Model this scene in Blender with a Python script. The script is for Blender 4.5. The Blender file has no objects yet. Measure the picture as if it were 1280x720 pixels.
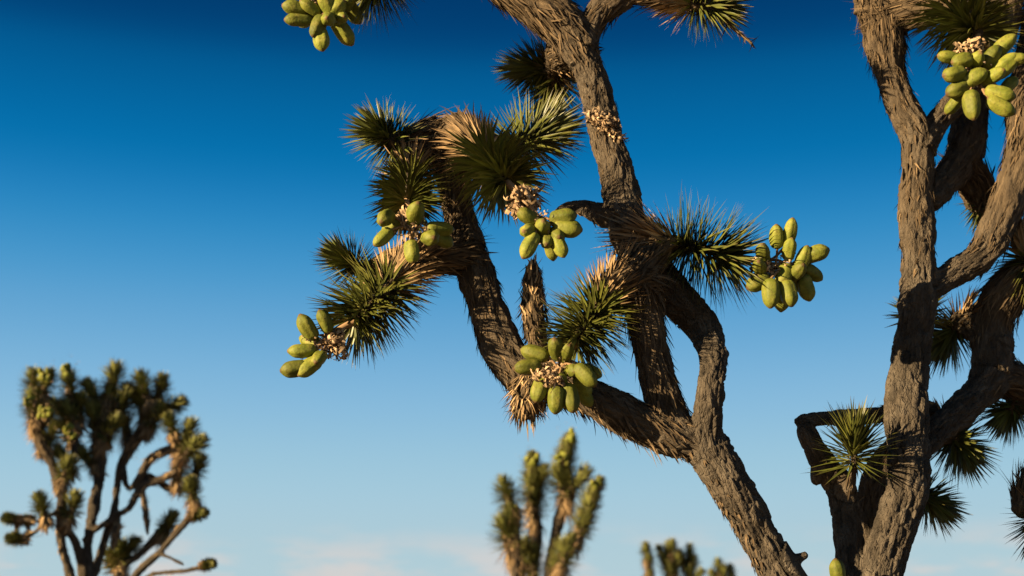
import bpy, math, random
import numpy as np
from mathutils import Vector, Matrix, kdtree

R = math.radians
SC = bpy.context.scene
COL = SC.collection
rng = np.random.default_rng(7)
random.seed(7)

# ------------------------------------------------------------------ camera
PITCH = R(17.0)
FOCAL = 50.0
CAM_Z = 1.6
FPX = FOCAL / 36.0 * 1280.0
cam_d = bpy.data.cameras.new("camera")
cam_d.lens = FOCAL
cam_d.sensor_width = 36.0
cam_d.clip_start = 0.05
cam_d.clip_end = 6000.0
cam_d.dof.use_dof = True
cam_d.dof.focus_distance = 5.0
cam_d.dof.aperture_fstop = 2.6
cam = bpy.data.objects.new("camera", cam_d)
cam.location = (0, 0, CAM_Z)
cam.rotation_euler = (math.pi / 2 + PITCH, 0, 0)
COL.objects.link(cam)
SC.camera = cam

# ------------------------------------------------------------------ light
SUN_PHI = R(60.0)      # sun stands this far left of straight behind the camera
SUN_EL = R(11.0)
to_sun = Vector((-math.sin(SUN_PHI) * math.cos(SUN_EL), -math.cos(SUN_PHI) * math.cos(SUN_EL), math.sin(SUN_EL)))
sun_d = bpy.data.lights.new("sun", 'SUN')
sun_d.energy = 5.0
sun_d.angle = R(0.53)
sun_d.color = (1.0, 0.75, 0.42)
sun = bpy.data.objects.new("sun", sun_d)
sun.rotation_euler = to_sun.to_track_quat('Z', 'Y').to_euler()
COL.objects.link(sun)

world = bpy.data.worlds.new("World")
SC.world = world
world.use_nodes = True
wn, wl = world.node_tree.nodes, world.node_tree.links
wn.clear()
sky = wn.new("ShaderNodeTexSky")
sky.sky_type = 'NISHITA'
sky.sun_disc = False
sky.sun_elevation = SUN_EL
sky.sun_rotation = math.atan2(to_sun.x, to_sun.y)
sky.altitude = 1200
sky.air_density = 1.0
sky.dust_density = 0.6
sky.ozone_density = 2.0
# the sky is taken at one bearing for every heading (an even, clear evening sky) ...
tcs = wn.new("ShaderNodeTexCoord")
szs = wn.new("ShaderNodeSeparateXYZ"); wl.new(tcs.outputs['Generated'], szs.inputs[0])
sq = wn.new("ShaderNodeMath"); sq.operation = 'MULTIPLY'; wl.new(szs.outputs[2], sq.inputs[0]); wl.new(szs.outputs[2], sq.inputs[1])
om = wn.new("ShaderNodeMath"); om.operation = 'SUBTRACT'; om.inputs[0].default_value = 1.0; wl.new(sq.outputs[0], om.inputs[1])
hh = wn.new("ShaderNodeMath"); hh.operation = 'SQRT'; wl.new(om.outputs[0], hh.inputs[0])
hx = wn.new("ShaderNodeMath"); hx.operation = 'MULTIPLY'; hx.inputs[1].default_value = -0.18; wl.new(hh.outputs[0], hx.inputs[0])
hy = wn.new("ShaderNodeMath"); hy.operation = 'MULTIPLY'; hy.inputs[1].default_value = 0.983; wl.new(hh.outputs[0], hy.inputs[0])
cv = wn.new("ShaderNodeCombineXYZ"); wl.new(hx.outputs[0], cv.inputs[0]); wl.new(hy.outputs[0], cv.inputs[1]); wl.new(szs.outputs[2], cv.inputs[2])
wl.new(cv.outputs[0], sky.inputs[0])
# ... with one even colour grade, as through a polarising filter and a contrasty film
sc1 = wn.new("ShaderNodeVectorMath"); sc1.operation = 'SCALE'; sc1.inputs['Scale'].default_value = 0.2
wl.new(sky.outputs[0], sc1.inputs[0])
cur = wn.new("ShaderNodeRGBCurve")
GRADE = [
 [(0.0, .0), (.134, .0005), (.150, .001), (.164, .002), (.178, .014), (.196, .045), (.228, .125), (.282, .242), (.352, .345), (.416, .395), (.60, .45), (1.0, .5)],
 [(0.0, .0), (.16, .012), (.244, .045), (.266, .100), (.306, .172), (.346, .262), (.40, .361), (.486, .479), (.58, .555), (.666, .575), (1.0, .62)],
 [(0.0, .0), (.30, .06), (.424, .150), (.462, .285), (.51, .413), (.564, .535), (.636, .624), (.714, .678), (.792, .680), (.848, .650), (1.0, .62)],
]
for ci in range(3):
    c_ = cur.mapping.curves[ci]
    pts_ = GRADE[ci]
    c_.points[0].location = pts_[0]; c_.points[1].location = pts_[-1]
    for p_ in pts_[1:-1]: c_.points.new(*p_)
    for p_ in c_.points: p_.handle_type = 'AUTO_CLAMPED'
cur.mapping.update()
wl.new(sc1.outputs[0], cur.inputs['Color'])
comb = wn.new("ShaderNodeVectorMath"); comb.operation = 'SCALE'; comb.inputs['Scale'].default_value = 5.98
wl.new(cur.outputs[0], comb.inputs[0])
# thin bank of low cloud, all the way round the horizon
tc = wn.new("ShaderNodeTexCoord")
mp = wn.new("ShaderNodeMapping"); mp.inputs['Scale'].default_value = (9.0, 9.0, 36.0)
nz = wn.new("ShaderNodeTexNoise"); nz.inputs['Scale'].default_value = 1.6; nz.inputs['Detail'].default_value = 6.0
nz.inputs['Roughness'].default_value = 0.55
sz = wn.new("ShaderNodeSeparateXYZ")
wl.new(tc.outputs['Generated'], mp.inputs[0]); wl.new(mp.outputs[0], nz.inputs[0]); wl.new(tc.outputs['Generated'], sz.inputs[0])
r1 = wn.new("ShaderNodeMapRange"); r1.interpolation_type = 'SMOOTHSTEP'
r1.inputs[1].default_value = 0.42; r1.inputs[2].default_value = 0.68
wl.new(nz.outputs[0], r1.inputs[0])
r2 = wn.new("ShaderNodeMapRange"); r2.interpolation_type = 'SMOOTHSTEP'
r2.inputs[1].default_value = 0.098; r2.inputs[2].default_value = 0.138; r2.inputs[3].default_value = 1.0; r2.inputs[4].default_value = 0.0
wl.new(sz.outputs[2], r2.inputs[0])
mm = wn.new("ShaderNodeMath"); mm.operation = 'MULTIPLY'
wl.new(r1.outputs[0], mm.inputs[0]); wl.new(r2.outputs[0], mm.inputs[1])
mm2 = wn.new("ShaderNodeMath"); mm2.operation = 'MULTIPLY'; mm2.inputs[1].default_value = 0.75
wl.new(mm.outputs[0], mm2.inputs[0])
mixc = wn.new("ShaderNodeMix"); mixc.data_type = 'RGBA'
CLOUD = (4.1, 3.7, 3.5, 1)
mixc.inputs[7].default_value = CLOUD
wl.new(mm2.outputs[0], mixc.inputs[0]); wl.new(comb.outputs[0], mixc.inputs[6])
bg = wn.new("ShaderNodeBackground"); bg.inputs[1].default_value = 0.05
wo = wn.new("ShaderNodeOutputWorld")
wl.new(mixc.outputs[2], bg.inputs[0]); wl.new(bg.outputs[0], wo.inputs[0])

SC.view_settings.view_transform = 'Standard'
SC.view_settings.look = 'None'
SC.view_settings.exposure = 1.8
SC.view_settings.gamma = 1.0
SC.view_settings.use_curve_mapping = False
SC.render.engine = 'CYCLES'
SC.cycles.max_bounces = 6
SC.cycles.diffuse_bounces = 2

# ------------------------------------------------------------------ helpers: points
FW = np.array((0, math.cos(PITCH), math.sin(PITCH)))
UP = np.array((0, -math.sin(PITCH), math.cos(PITCH)))
RT = np.array((1.0, 0, 0))
CP = np.array((0, 0, CAM_Z))

def ray(px, py):
    return FW + RT * (px - 640) / FPX + UP * (360 - py) / FPX

def P(px, py, Y):                       # the point seen at a photo pixel, Y metres in front of the lens
    d = ray(px, py)
    return CP + d * (Y / d[1])

def M(px, py, r, Y):                    # r photo pixels there, in metres
    d = ray(px, py)
    return r * (Y / d[1]) / FPX

def unit(v):
    v = np.asarray(v, float)
    return v / np.maximum(np.linalg.norm(v, axis=-1, keepdims=True), 1e-9)

# ------------------------------------------------------------------ helpers: noise (numpy)
def _hash(ix, iy, iz, k):
    h = (ix.astype(np.int64) * 374761393 + iy.astype(np.int64) * 668265263 + iz.astype(np.int64) * 2147483647 + k * 974634541) & 0xffffffff
    h = ((h ^ (h >> 13)) * 1274126177) & 0xffffffff
    h = ((h ^ (h >> 16)) * 2246822519) & 0xffffffff
    return ((h ^ (h >> 15)) & 0xffffff) / float(0x1000000)

def vnoise(p, k=0):
    i = np.floor(p); f = p - i; f = f * f * (3 - 2 * f); i = i.astype(np.int64)
    out = 0
    for dx in (0, 1):
        for dy in (0, 1):
            for dz in (0, 1):
                w = (f[:, 0] if dx else 1 - f[:, 0]) * (f[:, 1] if dy else 1 - f[:, 1]) * (f[:, 2] if dz else 1 - f[:, 2])
                out = out + w * _hash(i[:, 0] + dx, i[:, 1] + dy, i[:, 2] + dz, k)
    return out * 2 - 1

def fbm(p, n=4, k=0):
    a, out = 1.0, 0
    for j in range(n):
        out = out + a * vnoise(p, k + j * 17); p = p * 2.03 + 5.1; a *= 0.5
    return out

def worley(p, k=0):                     # F1, F2 and a value for the nearest cell
    i = np.floor(p).astype(np.int64)
    f1 = np.full(len(p), 9.0); f2 = np.full(len(p), 9.0); val = np.zeros(len(p))
    for dx in (-1, 0, 1):
        for dy in (-1, 0, 1):
            for dz in (-1, 0, 1):
                cx, cy, cz = i[:, 0] + dx, i[:, 1] + dy, i[:, 2] + dz
                q = np.stack([cx + _hash(cx, cy, cz, k), cy + _hash(cx, cy, cz, k + 1), cz + _hash(cx, cy, cz, k + 2)], 1)
                d = np.linalg.norm(q - p, axis=1)
                near = d < f1
                f2 = np.where(near, f1, np.minimum(f2, d))
                val = np.where(near, _hash(cx, cy, cz, k + 3), val)
                f1 = np.where(near, d, f1)
    return f1, f2, val

# ------------------------------------------------------------------ helpers: meshes and objects
def mesh(name, verts, quads=None, tris=None, attrs=None, mat=None, smooth=True):
    me = bpy.data.meshes.new(name)
    verts = np.asarray(verts, np.float32)
    quads = np.zeros((0, 4), np.int32) if quads is None else np.asarray(quads, np.int32).reshape(-1, 4)
    tris = np.zeros((0, 3), np.int32) if tris is None else np.asarray(tris, np.int32).reshape(-1, 3)
    me.vertices.add(len(verts)); me.vertices.foreach_set('co', verts.ravel())
    li = np.concatenate([quads.ravel(), tris.ravel()]).astype(np.int32)
    me.loops.add(len(li)); me.loops.foreach_set('vertex_index', li)
    nf = len(quads) + len(tris)
    st = np.concatenate([np.arange(len(quads)) * 4, len(quads) * 4 + np.arange(len(tris)) * 3]).astype(np.int32)
    me.polygons.add(nf); me.polygons.foreach_set('loop_start', st)
    me.polygons.foreach_set('use_smooth', np.full(nf, smooth, dtype=bool))
    me.update(calc_edges=True)
    for an, av in (attrs or {}).items():
        av = np.asarray(av, np.float32)
        if av.ndim == 2:
            a = me.attributes.new(an, 'FLOAT_VECTOR', 'POINT'); a.data.foreach_set('vector', av.ravel())
        else:
            a = me.attributes.new(an, 'FLOAT', 'POINT'); a.data.foreach_set('value', av)
    if mat: me.materials.append(mat)
    return me

def obj(name, me, parent=None, kind=None, label=None):
    o = bpy.data.objects.new(name, me)
    COL.objects.link(o)
    if parent is not None:
        o.parent = parent
        o.matrix_parent_inverse = parent.matrix_world.inverted() if parent.type != 'EMPTY' else Matrix.Translation(-Vector(parent.location))
    if kind: o['kind'] = kind
    if label: o['label'] = label
    return o

def blades(base, dirs, norms, L, W, bend, nseg=3, rnd=None, cup=0.25, blunt=False):
    """tapered, cupped leaf blades: returns verts, quads, tris, attrs"""
    n = len(base)
    dirs = unit(dirs); side = unit(np.cross(dirs, norms)); nn = unit(np.cross(side, dirs))
    L = np.broadcast_to(np.asarray(L, float), (n,)); W = np.broadcast_to(np.asarray(W, float), (n,))
    rnd = rng.random(n) if rnd is None else rnd
    ts = np.linspace(0, 1, nseg + 1)
    prof = np.interp(ts, [0, .12, .45, 1], [.5, .8, 1, .9] if blunt else [.75, 1, .8, 0])
    rows, tt = [], []
    for j, t in enumerate(ts):
        c = base + dirs * (L * t)[:, None] + bend * (L * t * t)[:, None]
        if j < nseg:
            w = (W * prof[j] * .5)[:, None]
            rows += [c - side * w, c - nn * w * cup * 2, c + side * w]; tt += [t, t, t]
        else:
            rows += [c]; tt += [1.0]
    V = np.stack(rows, 1)                    # n, k, 3
    k = V.shape[1]
    off = (np.arange(n) * k)[:, None]
    q = []
    for j in range(nseg - 1):
        a = j * 3
        q += [[a, a + 1, a + 4, a + 3], [a + 1, a + 2, a + 5, a + 4]]
    e = (nseg - 1) * 3
    t3 = [[e, e + 1, e + 3], [e + 1, e + 2, e + 3]]
    Q = (np.array(q, np.int64).reshape(1, -1, 4) + off[:, :, None]).reshape(-1, 4) if q else None
    T = (np.array(t3, np.int64).reshape(1, -1, 3) + off[:, :, None]).reshape(-1, 3)
    return V.reshape(-1, 3), Q, T, {'t': np.tile(tt, n), 'rnd': np.repeat(rnd, k)}

def merge(parts):
    vs, qs, ts, at, o = [], [], [], {}, 0
    for v, q, t, a in parts:
        vs.append(v)
        if q is not None: qs.append(np.asarray(q) + o)
        if t is not None: ts.append(np.asarray(t) + o)
        for k_ in a: at.setdefault(k_, []).append(a[k_])
        o += len(v)
    return (np.concatenate(vs), np.concatenate(qs) if qs else None, np.concatenate(ts) if ts else None,
            {k_: np.concatenate(v) for k_, v in at.items()})

def catmull(pts, step, loc_cols=3):
    """pts n x m (xyz + extras): dense resample at about `step` metres"""
    p = np.asarray(pts, float)
    p = np.vstack([2 * p[0] - p[1], p, 2 * p[-1] - p[-2]])
    out = []
    for i in range(1, len(p) - 2):
        d = np.linalg.norm(p[i + 1, :3] - p[i, :3])
        m = max(2, int(math.ceil(d / step)))
        for t in np.arange(m) / m:
            a, b, c, e = p[i - 1], p[i], p[i + 1], p[i + 2]
            out.append(.5 * (2 * b + (c - a) * t + (2 * a - 5 * b + 4 * c - e) * t * t + (3 * b - a - 3 * c + e) * t ** 3))
    out.append(p[-2])
    out = np.array(out)
    out[:, 3:] = np.maximum(out[:, 3:], 0.0)
    return out

def frames(c):
    T = unit(np.gradient(c, axis=0))
    a = np.array((0, 0, 1.0)) if abs(T[0][2]) < .9 else np.array((1.0, 0, 0))
    u = unit(np.cross(T[0], a)); U = [u]
    for i in range(1, len(c)):
        u = U[-1] - T[i] * np.dot(U[-1], T[i]); U.append(unit(u))
    U = np.array(U)
    return T, U, np.cross(T, U)

def tube(c, r, seg=10, cap=True):
    T, U, V = frames(c)
    th = np.arange(seg) / seg * 2 * math.pi
    ring = U[:, None, :] * np.cos(th)[None, :, None] + V[:, None, :] * np.sin(th)[None, :, None]
    vs = (c[:, None, :] + ring * r[:, None, None]).reshape(-1, 3)
    n = len(c)
    i, j = np.meshgrid(np.arange(n - 1), np.arange(seg), indexing='ij')
    a = i * seg + j; b = i * seg + (j + 1) % seg
    Q = np.stack([a, b, b + seg, a + seg], -1).reshape(-1, 4)
    T3 = None
    if cap:
        vs = np.vstack([vs, c[0] - T[0] * r[0] * .5, c[-1] + T[-1] * r[-1] * .6])
        k0, k1 = len(vs) - 2, len(vs) - 1
        jj = np.arange(seg); j2 = (jj + 1) % seg
        T3 = np.vstack([np.stack([np.full(seg, k0), j2, jj], 1), np.stack([np.full(seg, k1), (n - 1) * seg + jj, (n - 1) * seg + j2], 1)])
    return vs, Q, T3, {}

# ------------------------------------------------------------------ materials
def mat_new(name):
    m = bpy.data.materials.new(name); m.use_nodes = True
    nt = m.node_tree
    return m, nt, nt.nodes, nt.links, nt.nodes['Principled BSDF']

def attr(nodes, name):
    a = nodes.new('ShaderNodeAttribute'); a.attribute_name = name; return a

def ramp(nodes, stops):
    r = nodes.new('ShaderNodeValToRGB')
    e = r.color_ramp.elements
    while len(e) < len(stops): e.new(0.5)
    for el, (p, c) in zip(e, stops): el.position = p; el.color = (*c, 1)
    return r

def noise(nodes, links, vec, scale, detail=4, rough=.6):
    n = nodes.new('ShaderNodeTexNoise'); n.inputs['Scale'].default_value = scale
    n.inputs['Detail'].default_value = detail; n.inputs['Roughness'].default_value = rough
    links.new(vec, n.inputs['Vector']); return n

def bark_material():
    m, nt, N, L, b = mat_new("grey_brown_bark")
    co = attr(N, 'bark_co'); sh = attr(N, 'shag'); pl = attr(N, 'plate')
    n1 = noise(N, L, co.outputs['Vector'], 11, 8, .7)
    r1 = ramp(N, [(.30, (.030, .024, .018)), (.48, (.054, .043, .032)), (.60, (.074, .061, .047)), (.74, (.118, .097, .074))])
    L.new(n1.outputs[0], r1.inputs[0])
    # fibrous, browner where old leaf bases still cling
    mp = N.new('ShaderNodeMapping'); mp.inputs['Scale'].default_value = (90, 90, 9)
    L.new(co.outputs['Vector'], mp.inputs[0])
    n2 = noise(N, L, mp.outputs[0], 1.0, 4)
    r2 = ramp(N, [(.3, (.032, .022, .014)), (.52, (.068, .048, .029)), (.72, (.145, .102, .060))])
    L.new(n2.outputs[0], r2.inputs[0])
    mx = N.new('ShaderNodeMix'); mx.data_type = 'RGBA'
    L.new(sh.outputs['Fac'], mx.inputs[0]); L.new(r1.outputs[0], mx.inputs[6]); L.new(r2.outputs[0], mx.inputs[7])
    # each plate a little different
    hv = N.new('ShaderNodeMapRange'); hv.inputs[3].default_value = .62; hv.inputs[4].default_value = 1.35
    L.new(pl.outputs['Fac'], hv.inputs[0])
    hs = N.new('ShaderNodeHueSaturation'); L.new(hv.outputs[0], hs.inputs['Value']); L.new(mx.outputs[2], hs.inputs['Color'])
    L.new(hs.outputs[0], b.inputs['Base Color'])
    b.inputs['Roughness'].default_value = .9
    b.inputs['Specular IOR Level'].default_value = .2
    mp3 = N.new('ShaderNodeMapping'); mp3.inputs['Scale'].default_value = (170, 170, 50)
    L.new(co.outputs['Vector'], mp3.inputs[0])
    n3 = noise(N, L, mp3.outputs[0], 1.0, 6, .7)
    # fine cracks between the small corky plates
    nw = noise(N, L, co.outputs['Vector'], 35, 3)
    wv = N.new('ShaderNodeVectorMath'); wv.operation = 'MULTIPLY_ADD'; wv.inputs[1].default_value = (.016, .016, .016)
    L.new(nw.outputs['Color'], wv.inputs[0]); L.new(co.outputs['Vector'], wv.inputs[2])
    mp4 = N.new('ShaderNodeMapping'); mp4.inputs['Scale'].default_value = (85, 85, 26)
    L.new(wv.outputs[0], mp4.inputs[0])
    vo = N.new('ShaderNodeTexVoronoi'); vo.feature = 'DISTANCE_TO_EDGE'; vo.inputs['Scale'].default_value = 1.0
    L.new(mp4.outputs[0], vo.inputs['Vector'])
    cr = N.new('ShaderNodeMapRange'); cr.interpolation_type = 'SMOOTHSTEP'; cr.inputs[2].default_value = .16
    L.new(vo.outputs['Distance'], cr.inputs[0])
    inv = N.new('ShaderNodeMath'); inv.operation = 'SUBTRACT'; inv.inputs[0].default_value = 1.0; L.new(sh.outputs['Fac'], inv.inputs[1])
    cm = N.new('ShaderNodeMath'); cm.operation = 'MULTIPLY'; L.new(cr.outputs[0], cm.inputs[0]); L.new(inv.outputs[0], cm.inputs[1])
    ad = N.new('ShaderNodeMath'); ad.operation = 'MULTIPLY_ADD'; ad.inputs[1].default_value = 1.1
    L.new(n3.outputs[0], ad.inputs[0]); L.new(cm.outputs[0], ad.inputs[2])
    bp = N.new('ShaderNodeBump'); bp.inputs['Strength'].default_value = .9; bp.inputs['Distance'].default_value = .0055
    L.new(ad.outputs[0], bp.inputs['Height']); L.new(bp.outputs[0], b.inputs['Normal'])
    return m

def leaf_material(name, stops, c2, rough=.42, trans=0.0, varlo=.5, varhi=1.5, spec=.4):
    """colour along the blade (t) with a per-leaf shift towards c2 (rnd)"""
    m, nt, N, L, b = mat_new(name)
    t = attr(N, 't'); rn = attr(N, 'rnd')
    r = ramp(N, stops); L.new(t.outputs['Fac'], r.inputs[0])
    mx = N.new('ShaderNodeMix'); mx.data_type = 'RGBA'; mx.inputs[7].default_value = (*c2, 1)
    f = N.new('ShaderNodeMapRange'); f.inputs[1].default_value = .45; f.inputs[2].default_value = 1.0; f.inputs[3].default_value = 0; f.inputs[4].default_value = .75
    L.new(rn.outputs['Fac'], f.inputs[0]); L.new(f.outputs[0], mx.inputs[0]); L.new(r.outputs[0], mx.inputs[6])
    fr = N.new('ShaderNodeMath'); fr.operation = 'MULTIPLY'; fr.inputs[1].default_value = 7.31
    fr2 = N.new('ShaderNodeMath'); fr2.operation = 'FRACT'
    L.new(rn.outputs['Fac'], fr.inputs[0]); L.new(fr.outputs[0], fr2.inputs[0])
    v = N.new('ShaderNodeMapRange'); v.inputs[3].default_value = varlo; v.inputs[4].default_value = varhi
    L.new(fr2.outputs[0], v.inputs[0])
    hs = N.new('ShaderNodeHueSaturation'); L.new(v.outputs[0], hs.inputs['Value']); L.new(mx.outputs[2], hs.inputs['Color'])
    L.new(hs.outputs[0], b.inputs['Base Color'])
    b.inputs['Roughness'].default_value = rough
    b.inputs['Specular IOR Level'].default_value = spec
    return m

BARK = bark_material()
GREEN = leaf_material("olive_green_leaf", [(0, (.14, .13, .04)), (.2, (.062, .072, .013)), (.75, (.058, .066, .013)), (.93, (.09, .07, .026)), (1, (.10, .06, .03))],
                      (.108, .106, .020), rough=.42)
SAGE = leaf_material("pale_green_leaf", [(0, (.17, .16, .06)), (.2, (.115, .125, .032)), (.75, (.11, .118, .032)), (.93, (.14, .12, .045)), (1, (.14, .09, .045))],
                     (.19, .18, .045), rough=.5)
DEAD = leaf_material("dried_straw_leaf", [(0, (.33, .235, .13)), (.6, (.30, .20, .105)), (1, (.17, .105, .055))], (.11, .072, .04), rough=.75, spec=.15)
OLD = leaf_material("weathered_brown_leaf", [(0, (.055, .039, .024)), (.6, (.066, .046, .028)), (1, (.04, .028, .017))], (.155, .106, .060), rough=.85, spec=.1)
PETAL = leaf_material("dried_cream_flower", [(0, (.25, .165, .09)), (.5, (.34, .245, .155)), (1, (.28, .19, .11))], (.14, .082, .045), rough=.8, spec=.1)

def fruit_material():
    m, nt, N, L, b = mat_new("pale_green_fruit")
    tco = N.new('ShaderNodeTexCoord'); oi = N.new('ShaderNodeObjectInfo')
    add = N.new('ShaderNodeVectorMath'); add.operation = 'ADD'
    L.new(tco.outputs['Object'], add.inputs[0]); L.new(oi.outputs['Location'], add.inputs[1])
    n1 = noise(N, L, add.outputs[0], 3.0, 3)
    r1 = ramp(N, [(.3, (.082, .102, .012)), (.55, (.142, .152, .021)), (.75, (.200, .182, .038))])
    L.new(n1.outputs[0], r1.inputs[0])
    n2 = noise(N, L, add.outputs[0], 11.0, 3, .5)          # brown scuffs and specks
    r2 = ramp(N, [(.54, (0, 0, 0)), (.66, (1, 1, 1))]); L.new(n2.outputs[0], r2.inputs[0])
    mx = N.new('ShaderNodeMix'); mx.data_type = 'RGBA'; mx.inputs[7].default_value = (.08, .07, .018, 1)
    fm = N.new('ShaderNodeMath'); fm.operation = 'MULTIPLY'; fm.inputs[1].default_value = .55
    L.new(r2.outputs[0], fm.inputs[0]); L.new(fm.outputs[0], mx.inputs[0]); L.new(r1.outputs[0], mx.inputs[6])
    t = attr(N, 't')
    r3 = ramp(N, [(.0, (1, 1, 1)), (.06, (0, 0, 0)), (.93, (0, 0, 0)), (1, (1, 1, 1))]); L.new(t.outputs['Fac'], r3.inputs[0])
    mx2 = N.new('ShaderNodeMix'); mx2.data_type = 'RGBA'; mx2.inputs[7].default_value = (.11, .065, .028, 1)
    L.new(r3.outputs[0], mx2.inputs[0]); L.new(mx.outputs[2], mx2.inputs[6])
    v = N.new('ShaderNodeMapRange'); v.inputs[3].default_value = .62; v.inputs[4].default_value = 1.2
    L.new(oi.outputs['Random'], v.inputs[0])
    hs = N.new('ShaderNodeHueSaturation'); L.new(v.outputs[0], hs.inputs['Value']); L.new(mx2.outputs[2], hs.inputs['Color'])
    L.new(hs.outputs[0], b.inputs['Base Color'])
    b.inputs['Roughness'].default_value = .62
    b.inputs['Specular IOR Level'].default_value = .2
    bp = N.new('ShaderNodeBump'); bp.inputs['Strength'].default_value = .12; bp.inputs['Distance'].default_value = .03
    L.new(n2.outputs[0], bp.inputs['Height']); L.new(bp.outputs[0], b.inputs['Normal'])
    return m
FRUIT = fruit_material()

def ground_material():
    m, nt, N, L, b = mat_new("desert_sand")
    tco = N.new('ShaderNodeTexCoord')
    n1 = noise(N, L, tco.outputs['Object'], .35, 8)
    n2 = noise(N, L, tco.outputs['Object'], 14, 6)
    r = ramp(N, [(.3, (.13, .095, .06)), (.7, (.22, .165, .11))]); L.new(n1.outputs[0], r.inputs[0])
    L.new(r.outputs[0], b.inputs['Base Color']); b.inputs['Roughness'].default_value = .95
    bp = N.new('ShaderNodeBump'); bp.inputs['Distance'].default_value = .03
    L.new(n2.outputs[0], bp.inputs['Height']); L.new(bp.outputs[0], b.inputs['Normal'])
    return m

# ------------------------------------------------------------------ ground
g = []
xs = np.concatenate([-np.geomspace(3000, 1, 40), [0], np.geomspace(1, 3000, 40)])
gx, gy = np.meshgrid(xs, xs, indexing='ij')
gp = np.stack([gx.ravel(), gy.ravel(), np.zeros(gx.size)], 1)
gz = fbm(gp * .21, 3, 91) * .05 * (np.hypot(gp[:, 0], gp[:, 1]) < 400)
gp[:, 2] = gz - .05
nx = len(xs)
ii, jj = np.meshgrid(np.arange(nx - 1), np.arange(nx - 1), indexing='ij')
a0 = (ii * nx + jj).ravel()
ground = obj("ground", mesh("ground", gp, np.stack([a0, a0 + nx, a0 + nx + 1, a0 + 1], 1), mat=ground_material()), kind="structure")

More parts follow.
